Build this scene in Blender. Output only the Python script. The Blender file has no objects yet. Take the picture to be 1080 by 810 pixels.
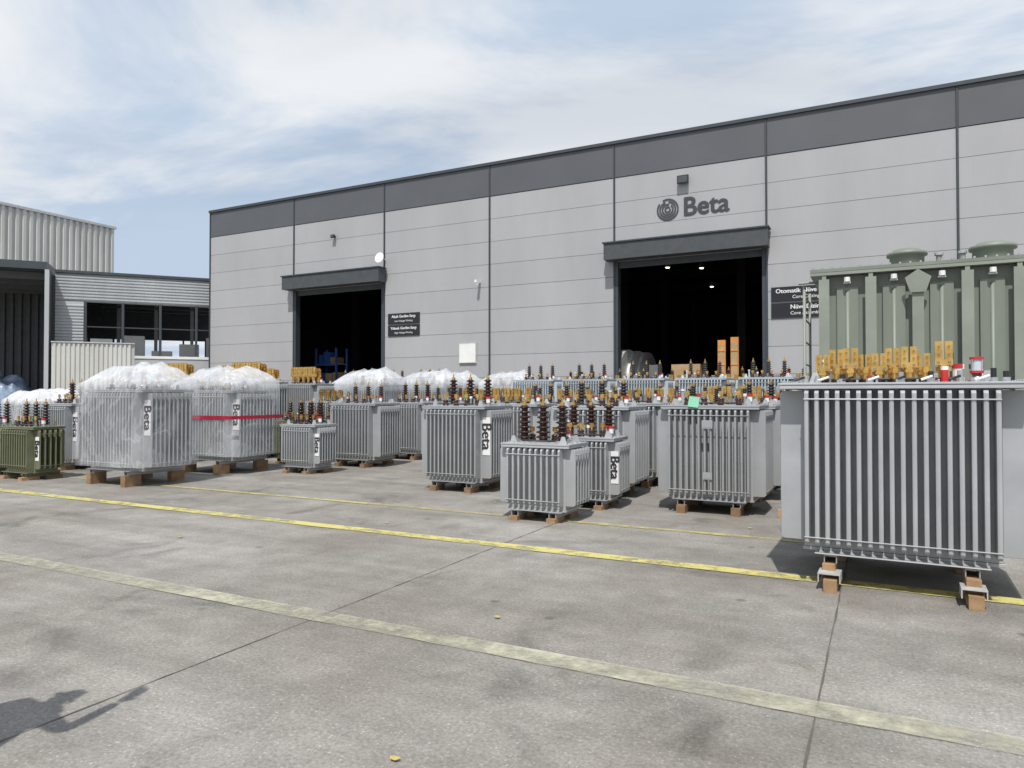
import bpy, math, random
from mathutils import Vector, Matrix, noise
R = random.Random(7)
sc = bpy.context.scene
sc.view_settings.view_transform = 'Standard'
sc.view_settings.look = 'None'
sc.view_settings.exposure = 0

# ------------------------------------------------------------------ materials
MATS = {}
def nodes_of(m):
    m.use_nodes = True
    return m.node_tree.nodes, m.node_tree.links
def mat(name, col, rough=0.6, metal=0.0, var=0.12, scale=3.0, bump=0.0, bscale=40.0, rnd=0.0, streak=0.0, spec=0.5, base_shade_dirt=0.0):
    m = bpy.data.materials.new(name); MATS[name] = m
    N, L = nodes_of(m)
    b = N['Principled BSDF']
    b.inputs['Roughness'].default_value = rough
    b.inputs['Metallic'].default_value = metal
    b.inputs['Specular IOR Level'].default_value = spec
    tc = N.new('ShaderNodeTexCoord')
    n = N.new('ShaderNodeTexNoise'); n.inputs['Scale'].default_value = scale
    n.inputs['Detail'].default_value = 4; n.inputs['Roughness'].default_value = 0.62
    mp = N.new('ShaderNodeMapping')
    if streak: mp.inputs['Scale'].default_value = (1, 1, streak)
    L.new(tc.outputs['Object'], mp.inputs['Vector']); L.new(mp.outputs[0], n.inputs['Vector'])
    r = N.new('ShaderNodeMapRange'); r.inputs['From Min'].default_value = 0.3; r.inputs['From Max'].default_value = 0.7
    r.inputs['To Min'].default_value = 1 - var; r.inputs['To Max'].default_value = 1 + var
    L.new(n.outputs['Fac'], r.inputs['Value'])
    v = r.outputs[0]
    if rnd:
        oi = N.new('ShaderNodeObjectInfo')
        r2 = N.new('ShaderNodeMapRange'); r2.inputs['To Min'].default_value = 1 - rnd; r2.inputs['To Max'].default_value = 1 + rnd
        L.new(oi.outputs['Random'], r2.inputs['Value'])
        mm = N.new('ShaderNodeMath'); mm.operation = 'MULTIPLY'
        L.new(v, mm.inputs[0]); L.new(r2.outputs[0], mm.inputs[1]); v = mm.outputs[0]
    vm = N.new('ShaderNodeVectorMath'); vm.operation = 'SCALE'
    vm.inputs[0].default_value = col[:3]; L.new(v, vm.inputs['Scale'])
    L.new(vm.outputs[0], b.inputs['Base Color'])
    if base_shade_dirt:  # darker, browner base: self-shadow painted into the colour along with some dirt
        sx = N.new('ShaderNodeSeparateXYZ'); L.new(tc.outputs['Object'], sx.inputs[0])
        gz = N.new('ShaderNodeMapRange'); gz.inputs['From Min'].default_value = 0.2; gz.inputs['From Max'].default_value = 0.75
        gz.inputs['To Min'].default_value = base_shade_dirt; gz.inputs['To Max'].default_value = 0.0; L.new(sx.outputs['Z'], gz.inputs['Value'])
        gm = N.new('ShaderNodeMath'); gm.operation = 'MULTIPLY'; L.new(gz.outputs[0], gm.inputs[0]); L.new(n.outputs['Fac'], gm.inputs[1])
        mxg = N.new('ShaderNodeMix'); mxg.data_type = 'RGBA'; L.new(gm.outputs[0], mxg.inputs['Factor'])
        L.new(vm.outputs[0], mxg.inputs['A']); mxg.inputs['B'].default_value = (0.22, 0.20, 0.17, 1)
        L.new(mxg.outputs['Result'], b.inputs['Base Color'])
    if bump:
        n2 = N.new('ShaderNodeTexNoise'); n2.inputs['Scale'].default_value = bscale; n2.inputs['Detail'].default_value = 2
        L.new(tc.outputs['Object'], n2.inputs['Vector'])
        bp = N.new('ShaderNodeBump'); bp.inputs['Strength'].default_value = bump; bp.inputs['Distance'].default_value = 0.01
        L.new(n2.outputs['Fac'], bp.inputs['Height']); L.new(bp.outputs[0], b.inputs['Normal'])
    return m

mat('grey_paint', (0.40, 0.415, 0.43), 0.36, var=0.10, scale=2.2, rnd=0.12, base_shade_dirt=0.5)
mat('grey_fin', (0.36, 0.375, 0.39), 0.36, var=0.10, scale=2.5, rnd=0.12, base_shade_dirt=0.5)
mat('blue_grey_paint', (0.46, 0.51, 0.54), 0.45, var=0.1, scale=2, rnd=0.1)
mat('olive_paint', (0.155, 0.165, 0.10), 0.45, var=0.12, scale=2)
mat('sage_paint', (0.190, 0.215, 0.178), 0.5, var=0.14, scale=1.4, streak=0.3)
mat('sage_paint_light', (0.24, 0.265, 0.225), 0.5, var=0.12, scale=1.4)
mat('brown_porcelain', (0.035, 0.014, 0.010), 0.12, var=0.2)
mat('dark_silicone', (0.032, 0.028, 0.03), 0.35, var=0.2)
mat('brass', (0.74, 0.47, 0.15), 0.32, 0.88, var=0.25, scale=9)
mat('steel', (0.55, 0.56, 0.57), 0.35, 0.8, var=0.15, scale=6)
mat('galvanised', (0.55, 0.55, 0.54), 0.5, 0.4, var=0.2, scale=8)
mat('timber', (0.29, 0.18, 0.095), 0.85, var=0.35, scale=7, rnd=0.25)
mat('white_label', (0.78, 0.78, 0.78), 0.5, var=0.04)
mat('label_text', (0.03, 0.03, 0.04), 0.5, var=0.05)
mat('logo_text', (0.05, 0.052, 0.06), 0.5, var=0.05)
mat('red_plastic', (0.50, 0.03, 0.03), 0.35, var=0.1)
mat('green_plastic', (0.04, 0.30, 0.16), 0.4, var=0.15)
mat('black_rubber', (0.02, 0.02, 0.022), 0.5, var=0.1)
mat('white_plastic', (0.78, 0.78, 0.76), 0.4, var=0.05)
mat('wall_panel_a', (0.368, 0.370, 0.381), 0.5, var=0.07, scale=0.5, streak=0.25)
mat('wall_panel_b', (0.378, 0.380, 0.391), 0.5, var=0.07, scale=0.5, streak=0.25)
mat('wall_panel_c', (0.358, 0.361, 0.373), 0.5, var=0.07, scale=0.5, streak=0.25)
mat('dark_panel', (0.092, 0.098, 0.110), 0.5, var=0.07, scale=0.5)
mat('dark_trim', (0.045, 0.055, 0.065), 0.5, var=0.1)
mat('joint_dark', (0.27, 0.27, 0.28), 0.8, var=0.1)
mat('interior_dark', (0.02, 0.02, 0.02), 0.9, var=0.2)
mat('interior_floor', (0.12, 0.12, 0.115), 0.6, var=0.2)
mat('roof_grey', (0.2, 0.2, 0.2), 0.8)
mat('corr_white', (0.54, 0.54, 0.51), 0.55, var=0.12, scale=0.6, streak=0.3)
mat('corr_grey', (0.42, 0.44, 0.455), 0.5, var=0.12, scale=0.7, streak=0.3)
mat('corr_dark', (0.10, 0.105, 0.11), 0.6, var=0.15)
mat('canopy_dark', (0.06, 0.068, 0.073), 0.6, var=0.15)
mat('blue_tarp', (0.20, 0.26, 0.36), 0.3, var=0.5, scale=2, bump=0.8, bscale=6)
mat('orange_steel', (0.62, 0.27, 0.06), 0.5, var=0.15)
mat('cardboard', (0.42, 0.29, 0.16), 0.8, var=0.15)
mat('blue_steel', (0.04, 0.10, 0.35), 0.5)
mat('sign_black', (0.015, 0.015, 0.018), 0.35, var=0.1)
mat('skin', (0.45, 0.27, 0.19), 0.5, var=0.06)
mat('shirt', (0.10, 0.13, 0.2), 0.8, var=0.1)
mat('trousers', (0.04, 0.045, 0.06), 0.85, var=0.1)
mat('hair', (0.02, 0.014, 0.01), 0.6)
mat('red_strap', (0.42, 0.02, 0.05), 0.35, var=0.25)
mat('seam_dark', (0.10, 0.092, 0.08), 0.9, var=0.35, scale=5)
mat('leaf_litter', (0.45, 0.36, 0.12), 0.8, var=0.3)
mat('porthole', (0.5, 0.55, 0.6), 0.3)

def emis(name, col, s):
    m = bpy.data.materials.new(name); MATS[name] = m
    N, L = nodes_of(m); b = N['Principled BSDF']
    b.inputs['Base Color'].default_value = (*col, 1)
    b.inputs['Emission Color'].default_value = (*col, 1); b.inputs['Emission Strength'].default_value = s
emis('lamp_glow', (1, 0.86, 0.6), 5)

def film(name, lo, hi, bump, zlo, zhi, zadd):
    m = bpy.data.materials.new(name); MATS[name] = m
    N, L = nodes_of(m)
    b = N['Principled BSDF']; out = N['Material Output']
    b.inputs['Base Color'].default_value = (0.74, 0.76, 0.79, 1); b.inputs['Roughness'].default_value = 0.16
    tc = N.new('ShaderNodeTexCoord')
    mp = N.new('ShaderNodeMapping'); mp.inputs['Scale'].default_value = (2.2, 2.2, 1.1); mp.inputs['Rotation'].default_value = (0.7, 0.5, 0)
    L.new(tc.outputs['Object'], mp.inputs['Vector'])
    n = N.new('ShaderNodeTexNoise'); n.inputs['Scale'].default_value = 1.3; n.inputs['Detail'].default_value = 3
    n.inputs['Roughness'].default_value = 0.55; n.inputs['Distortion'].default_value = 0.4
    L.new(mp.outputs[0], n.inputs['Vector'])
    sb_ = N.new('ShaderNodeMath'); sb_.operation = 'SUBTRACT'; sb_.inputs[1].default_value = 0.5; L.new(n.outputs['Fac'], sb_.inputs[0])
    ab = N.new('ShaderNodeMath'); ab.operation = 'ABSOLUTE'; L.new(sb_.outputs[0], ab.inputs[0])
    r = N.new('ShaderNodeMapRange'); r.inputs['From Min'].default_value = 0.0; r.inputs['From Max'].default_value = 0.045
    r.inputs['To Min'].default_value = hi; r.inputs['To Max'].default_value = lo
    L.new(ab.outputs[0], r.inputs['Value'])
    n3 = N.new('ShaderNodeTexNoise'); n3.inputs['Scale'].default_value = 1.1; n3.inputs['Detail'].default_value = 1; L.new(tc.outputs['Object'], n3.inputs['Vector'])
    r3 = N.new('ShaderNodeMapRange'); r3.inputs['From Min'].default_value = 0.42; r3.inputs['From Max'].default_value = 0.62; r3.inputs['To Max'].default_value = 0.18
    L.new(n3.outputs['Fac'], r3.inputs['Value'])
    sx = N.new('ShaderNodeSeparateXYZ'); L.new(tc.outputs['Object'], sx.inputs[0])
    z = N.new('ShaderNodeMapRange'); z.inputs['From Min'].default_value = zlo; z.inputs['From Max'].default_value = zhi
    z.inputs['To Min'].default_value = 0.0; z.inputs['To Max'].default_value = zadd
    L.new(sx.outputs['Z'], z.inputs['Value'])
    a0 = N.new('ShaderNodeMath'); a0.operation = 'ADD'; L.new(z.outputs[0], a0.inputs[0]); L.new(r3.outputs[0], a0.inputs[1])
    a = N.new('ShaderNodeMath'); a.operation = 'ADD'; a.use_clamp = True
    L.new(a0.outputs[0], a.inputs[0]); L.new(r.outputs[0], a.inputs[1])
    bp = N.new('ShaderNodeBump'); bp.inputs['Strength'].default_value = bump; bp.inputs['Distance'].default_value = 0.05
    L.new(n.outputs['Fac'], bp.inputs['Height']); L.new(bp.outputs[0], b.inputs['Normal'])
    t = N.new('ShaderNodeBsdfTransparent')
    mx = N.new('ShaderNodeMixShader')
    L.new(a.outputs[0], mx.inputs[0]); L.new(t.outputs[0], mx.inputs[1]); L.new(b.outputs[0], mx.inputs[2])
    L.new(mx.outputs[0], out.inputs['Surface'])
film('plastic_film', 0.12, 0.28, 0.6, 1.66, 1.85, 0.24)
film('plastic_film_low', 0.2, 0.45, 0.7, 1.30, 1.5, 0.30)

def paint(name, col, lo, hi, wear_scale=3.0):
    m = bpy.data.materials.new(name); MATS[name] = m
    N, L = nodes_of(m); b = N['Principled BSDF']; out = N['Material Output']
    b.inputs['Roughness'].default_value = 0.75
    tc = N.new('ShaderNodeTexCoord')
    n = N.new('ShaderNodeTexNoise'); n.inputs['Scale'].default_value = wear_scale; n.inputs['Detail'].default_value = 8
    n.inputs['Roughness'].default_value = 0.8
    L.new(tc.outputs['Object'], n.inputs['Vector'])
    n2 = N.new('ShaderNodeTexNoise'); n2.inputs['Scale'].default_value = 0.9; n2.inputs['Detail'].default_value = 3
    L.new(tc.outputs['Object'], n2.inputs['Vector'])
    ad = N.new('ShaderNodeMath'); ad.operation = 'ADD'
    m2 = N.new('ShaderNodeMath'); m2.operation = 'MULTIPLY'; m2.inputs[1].default_value = 0.6
    L.new(n2.outputs['Fac'], m2.inputs[0]); L.new(n.outputs['Fac'], ad.inputs[0]); L.new(m2.outputs[0], ad.inputs[1])
    r = N.new('ShaderNodeMapRange'); r.inputs['From Min'].default_value = lo; r.inputs['From Max'].default_value = hi
    r.inputs['To Min'].default_value = 0.10; r.inputs['To Max'].default_value = 0.92
    L.new(ad.outputs[0], r.inputs['Value'])
    cr = N.new('ShaderNodeMix'); cr.data_type = 'RGBA'
    cr.inputs['A'].default_value = (*[c * 0.72 for c in col], 1); cr.inputs['B'].default_value = (*col, 1)
    L.new(n.outputs['Fac'], cr.inputs['Factor']); L.new(cr.outputs['Result'], b.inputs['Base Color'])
    t = N.new('ShaderNodeBsdfTransparent'); mx = N.new('ShaderNodeMixShader')
    L.new(r.outputs[0], mx.inputs[0]); L.new(t.outputs[0], mx.inputs[1]); L.new(b.outputs[0], mx.inputs[2])
    L.new(mx.outputs[0], out.inputs['Surface'])
paint('yellow_line_paint', (0.64, 0.57, 0.20), 0.64, 0.84, 5)
paint('yellow_line_paint_thin', (0.56, 0.49, 0.18), 0.66, 0.90, 5)
paint('white_line_paint', (0.52, 0.50, 0.38), 0.66, 0.98, 4)

def concrete():
    m = bpy.data.materials.new('concrete_yard'); MATS['concrete_yard'] = m
    N, L = nodes_of(m); b = N['Principled BSDF']
    b.inputs['Roughness'].default_value = 0.85; b.inputs['Specular IOR Level'].default_value = 0.3
    tc = N.new('ShaderNodeTexCoord')
    def nz(s, d, ro=0.6, vec=None, dist=0):
        n = N.new('ShaderNodeTexNoise'); n.inputs['Scale'].default_value = s; n.inputs['Detail'].default_value = d
        n.inputs['Roughness'].default_value = ro; n.inputs['Distortion'].default_value = dist
        L.new(vec or tc.outputs['Object'], n.inputs['Vector']); return n.outputs['Fac']
    def mr(v, a, b_, c, d):
        r = N.new('ShaderNodeMapRange'); r.inputs['From Min'].default_value = a; r.inputs['From Max'].default_value = b_
        r.inputs['To Min'].default_value = c; r.inputs['To Max'].default_value = d; L.new(v, r.inputs['Value']); return r.outputs[0]
    def mul(a, b_):
        q = N.new('ShaderNodeMath'); q.operation = 'MULTIPLY'; L.new(a, q.inputs[0]); L.new(b_, q.inputs[1]); return q.outputs[0]
    mp = N.new('ShaderNodeMapping'); mp.inputs['Scale'].default_value = (0.12, 1.6, 1); mp.inputs['Rotation'].default_value = (0, 0, 0.06); L.new(tc.outputs['Object'], mp.inputs['Vector'])
    bigf = nz(0.35, 6, 0.65)
    big = mr(bigf, 0.3, 0.7, 0.80, 1.18)
    band = mr(nz(1.0, 5, 0.65, mp.outputs[0]), 0.3, 0.7, 0.80, 1.16)     # tyre-worn streaks along the yard
    mid = mr(nz(2.2, 6, 0.75), 0.3, 0.7, 0.80, 1.16)
    fine = mr(nz(45, 3, 0.8), 0.3, 0.7, 0.70, 1.30)
    stain = mr(nz(0.9, 5, 0.6, None, 0.8), 0.56, 0.70, 1.0, 0.62)
    vo = N.new('ShaderNodeTexVoronoi'); vo.inputs['Scale'].default_value = 30; L.new(tc.outputs['Object'], vo.inputs['Vector'])
    spk = mr(vo.outputs['Distance'], 0.10, 0.2, 1.55, 1.0)
    vo2 = N.new('ShaderNodeTexVoronoi'); vo2.inputs['Scale'].default_value = 1.6; L.new(tc.outputs['Object'], vo2.inputs['Vector'])
    drip = mr(vo2.outputs['Distance'], 0.03, 0.09, 0.60, 1.0)
    v = mul(mul(mul(mul(big, band), mul(mid, fine)), mul(stain, spk)), drip)
    tint = N.new('ShaderNodeMix'); tint.data_type = 'RGBA'
    tint.inputs['A'].default_value = (0.222, 0.204, 0.180, 1); tint.inputs['B'].default_value = (0.250, 0.239, 0.222, 1)
    L.new(mr(bigf, 0.4, 0.6, 0, 1), tint.inputs['Factor'])
    vm = N.new('ShaderNodeVectorMath'); vm.operation = 'SCALE'
    L.new(tint.outputs['Result'], vm.inputs[0]); L.new(v, vm.inputs['Scale']); L.new(vm.outputs[0], b.inputs['Base Color'])
    bp = N.new('ShaderNodeBump'); bp.inputs['Strength'].default_value = 0.35; bp.inputs['Distance'].default_value = 0.008
    L.new(nz(60, 2, 0.75), bp.inputs['Height']); L.new(bp.outputs[0], b.inputs['Normal'])
concrete()

# ------------------------------------------------------------------ mesh builder
class MB:
    def __init__(s): s.v = []; s.f = []; s.m = []; s.sm = []; s.ml = []
    def mi(s, n):
        if n not in s.ml: s.ml.append(n)
        return s.ml.index(n)
    def add(s, vs, fs, m, smooth=False, M=None):
        o = len(s.v)
        s.v += [tuple(M @ Vector(v)) if M else tuple(v) for v in vs]
        k = s.mi(m)
        for f in fs: s.f.append([i + o for i in f]); s.m.append(k); s.sm.append(smooth)
    def box(s, x0, x1, y0, y1, z0, z1, m, M=None):
        vs = [(x0,y0,z0),(x1,y0,z0),(x1,y1,z0),(x0,y1,z0),(x0,y0,z1),(x1,y0,z1),(x1,y1,z1),(x0,y1,z1)]
        s.add(vs, [(0,3,2,1),(4,5,6,7),(0,1,5,4),(1,2,6,5),(2,3,7,6),(3,0,4,7)], m, False, M)
    def fin(s, c, a, b, t, z0, z1, m, axis):
        sg = 1 if b > a else -1; q = 0.006*sg; h = 0.02; hb = h*sg
        prof = [(a, z0), (b - hb, z0), (b, z0 + h), (b, z1 - h), (b - hb, z1), (a, z1)]
        L_ = []
        for sd in (-t/2, t/2):
            for p, z in prof: L_.append((sd, p, z))
        vs = L_ + [(0, b + q, z0 + h), (0, b + q, z1 - h)]
        fs = [(0,1,2,3,4,5), (11,10,9,8,7,6), (0,6,7,1), (4,10,11,5), (1,7,8,12,2), (3,13,9,10,4), (2,12,13,3), (12,8,9,13)]
        if axis == 'y': vs = [(c + x, y, z) for x, y, z in vs]
        else: vs = [(y, c + x, z) for x, y, z in vs]
        s.add(vs, fs, m)
    def lathe(s, cx, cy, z, prof, m, n=12, smooth=True, M=None):
        vs = []; fs = []
        for r, h in prof:
            for i in range(n):
                a = 2*math.pi*i/n; vs.append((cx + r*math.cos(a), cy + r*math.sin(a), z + h))
        for j in range(len(prof)-1):
            for i in range(n):
                k = (i+1) % n; fs.append((j*n+i, j*n+k, (j+1)*n+k, (j+1)*n+i))
        fs.append(tuple(range((len(prof)-1)*n, len(prof)*n)))
        s.add(vs, fs, m, smooth, M)
    def cyl(s, cx, cy, z0, z1, r, m, n=10): s.lathe(cx, cy, z0, [(r, 0), (r, z1 - z0)], m, n, False)
    def tube(s, p, q, r, m, n=8):
        p = Vector(p); q = Vector(q); d = q - p
        M = Matrix.Translation(p) @ d.to_track_quat('Z', 'Y').to_matrix().to_4x4()
        s.lathe(0, 0, 0, [(r, 0), (r, d.length)], m, n, True, M)
    def mesh(s, name):
        me = bpy.data.meshes.new(name); me.from_pydata(s.v, [], s.f)
        for n in s.ml: me.materials.append(MATS[n])
        me.polygons.foreach_set('material_index', s.m); me.polygons.foreach_set('use_smooth', s.sm)
        me.update(); return me
    def obj(s, name, loc=(0,0,0), rz=0, parent=None):
        o = bpy.data.objects.new(name, s.mesh(name)); sc.collection.objects.link(o)
        o.location = loc; o.rotation_euler = (0, 0, rz)
        if parent: o.parent = parent
        return o
def place(me, name, loc, rz=0, parent=None):
    o = bpy.data.objects.new(name, me); sc.collection.objects.link(o); o.location = loc; o.rotation_euler = (0,0,rz)
    if parent: o.parent = parent
    return o
def empty(name, loc=(0,0,0), rz=0):
    e = bpy.data.objects.new(name, None); sc.collection.objects.link(e); e.location = loc; e.rotation_euler = (0,0,rz); return e

_tc = {}
def text(s, size=1.0):
    k = (s, size)
    if k in _tc: return _tc[k]
    cu = bpy.data.curves.new('t', 'FONT'); cu.body = s; cu.size = size; cu.align_x = 'CENTER'; cu.align_y = 'CENTER'
    cu.resolution_u = 4
    o = bpy.data.objects.new('t', cu); sc.collection.objects.link(o)
    bpy.context.view_layer.update()
    me = bpy.data.meshes.new_from_object(o.evaluated_get(bpy.context.evaluated_depsgraph_get()))
    vs = [tuple(v.co) for v in me.vertices]; fs = [tuple(p.vertices) for p in me.polygons]
    bpy.data.objects.remove(o); _tc[k] = (vs, fs); return _tc[k]
RX = Matrix.Rotation(math.pi/2, 4, 'X')
def put_text(mb, s, size, x, y, z, m, bold=0, vert=False, sx=1.0):
    vs, fs = text(s, size)
    offs = [(0, 0)] if not bold else [(-bold, 0), (bold, 0), (0, bold*0.6), (0, -bold*0.6), (-bold*0.5, 0), (bold*0.5, 0)]
    for k, (ox, oy) in enumerate(offs):
        M = Matrix.Translation((x, y - 0.0015*k, z)) @ RX
        if vert: M = M @ Matrix.Rotation(-math.pi/2, 4, 'Z')
        mb.add([(v[0]*sx + ox, v[1] + oy, v[2]) for v in vs], fs, m, False, M)

# ------------------------------------------------------------------ transformer parts
def hv_bushing(mb, x, y, z, h, m='brown_porcelain', sheds=7, r=0.075):
    mb.cyl(x, y, z, z + 0.03, r*1.2, 'steel', 10)
    prof = [(r*0.8, 0.03)]
    hh = h*0.84; st = hh / sheds
    for i in range(sheds):
        b = 0.03 + i*st; k = 1 - 0.28*i/sheds
        prof += [(r*0.6*k, b + st*0.1), (r*0.6*k, b + st*0.3), (r*1.15*k, b + st*0.55), (r*1.12*k, b + st*0.68), (r*0.6*k, b + st*0.95)]
    prof += [(r*0.45, 0.03 + hh)]
    mb.lathe(x, y, z, prof, m, 12)
    mb.cyl(x, y, z + 0.03 + hh, z + hh + 0.07, r*0.38, 'brass', 8)
    mb.cyl(x, y, z + hh + 0.07, z + h + 0.05, r*0.15, 'brass', 6)
def lv_brass(mb, x, y, z, h=0.28, w=0.10):
    mb.cyl(x, y, z, z + 0.04, 0.05, 'brown_porcelain', 10)
    mb.cyl(x, y, z + 0.04, z + h*0.42, 0.04, 'brass', 12)
    mb.cyl(x, y, z + h*0.28, z + h*0.38, 0.055, 'brass', 6)
    mb.box(x - w/2, x + w/2, y - 0.035, y + 0.035, z + h*0.42, z + h*0.56, 'brass')
    for k in (-1, 1):
        cx = x + k*w*0.27
        mb.box(cx - w*0.21, cx + w*0.21, y - 0.030, y - 0.014, z + h*0.56, z + h, 'brass')
        mb.box(cx - w*0.21, cx + w*0.21, y + 0.014, y + 0.030, z + h*0.56, z + h*0.94, 'brass')
        for q in (0.68, 0.87): mb.tube((cx, y - 0.045, z + h*q), (cx, y + 0.04, z + h*q), 0.009, 'steel', 6)
    for k in (-0.3, 0.3): mb.tube((x + k*w, y - 0.045, z + h*0.49), (x + k*w, y - 0.036, z + h*0.49), 0.010, 'steel', 6)
def lv_small(mb, x, y, z, h=0.16, m='brown_porcelain'):
    mb.lathe(x, y, z, [(0.05, 0), (0.05, h*0.25), (0.035, h*0.3), (0.05, h*0.45), (0.03, h*0.6)], m, 10)
    mb.cyl(x, y, z + h*0.6, z + h, 0.016, 'brass', 8)
    mb.box(x - 0.03, x + 0.03, y - 0.012, y + 0.012, z + h*0.8, z + h*1.15, 'brass')
def gauge(mb, x, y, z):
    mb.cyl(x, y, z, z + 0.05, 0.03, 'steel', 8)
    mb.cyl(x, y, z + 0.05, z + 0.12, 0.035, 'white_plastic', 12)
    mb.cyl(x, y, z + 0.12, z + 0.155, 0.04, 'red_plastic', 12)
def lug(mb, x, y, z, m):
    mb.add([(x-0.05,y-0.008,z),(x+0.05,y-0.008,z),(x+0.02,y-0.008,z+0.09),(x-0.02,y-0.008,z+0.09),
            (x-0.05,y+0.008,z),(x+0.05,y+0.008,z),(x+0.02,y+0.008,z+0.09),(x-0.02,y+0.008,z+0.09)],
           [(0,1,2,3),(7,6,5,4),(0,4,5,1),(1,5,6,2),(2,6,7,3),(3,7,4,0)], m)

def film_shell(mb, hx, hy, zb, zt, hump, seed, m):
    n = 120; lv = [zb + (zt-zb)*i/12.0 for i in range(13)]
    vs = []; fs = []; rr = random.Random(seed*3+1)
    def plan(a, s_):
        c = math.cos(a); s2 = math.sin(a); p = 0.12
        return hx*s_*math.copysign(abs(c)**p, c), hy*s_*math.copysign(abs(s2)**p, s2)
    def wob(x, y, z):
        nv = noise.noise(Vector((x*1.3 + seed*7, y*1.3, z*1.5)))
        fold = abs(noise.noise(Vector((x*4 + z*2 + seed*3, y*4 - z*1.5, z*1.2))))
        return 1 + 0.008*nv - 0.010*fold, nv
    for j, z in enumerate(lv):
        for i in range(n):
            x, y = plan(2*math.pi*i/n + 0.001, 1.0); k, nv = wob(x, y, z)
            vs.append((x*k, y*k, z + (0.05*nv if j == 0 else 0)))
    peaks = []
    for i in range(3): peaks.append((hx*(-0.5 + 0.5*i) + rr.uniform(-.06, .06), hy*0.2, hump*rr.uniform(0.88, 1.05)))
    for i in range(4): peaks.append((hx*(-0.6 + 0.4*i) + rr.uniform(-.05, .05), -hy*0.35, hump*rr.uniform(0.6, 0.85)))
    S_ = [0.99, 0.96, 0.92, 0.87, 0.82, 0.76, 0.70, 0.63, 0.56, 0.49, 0.42, 0.34, 0.26, 0.17, 0.08, 0.01]
    for s_ in S_:
        for i in range(n):
            x, y = plan(2*math.pi*i/n + 0.001, s_); k, nv = wob(x/s_, y/s_, zt)
            x *= k; y *= k
            edge = (1 - s_)
            hull = hump*min(0.74, edge*1.35)
            h = hull
            for px, py, ph in peaks:
                d = math.hypot(x-px, y-py); h = max(h, min(ph - d*0.62, hull + 0.16))
            f_ = min(1, edge*6)
            h += f_*hump*(0.09*noise.noise(Vector((x*3.2, y*3.2, seed*5.3))) - 0.11*abs(noise.noise(Vector((x*5 + seed, y*5, seed*2.3)))) + 0.02*noise.noise(Vector((x*17, y*17, seed))))
            vs.append((x, y, zt + 0.01 + h))
    rows = len(lv) + len(S_)
    for j in range(rows-1):
        for i in range(n):
            k = (i+1) % n; fs.append((j*n+i, j*n+k, (j+1)*n+k, (j+1)*n+i))
    fs.append(tuple(range((rows-1)*n, rows*n)))
    mb.add(vs, fs, m, True)

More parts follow.
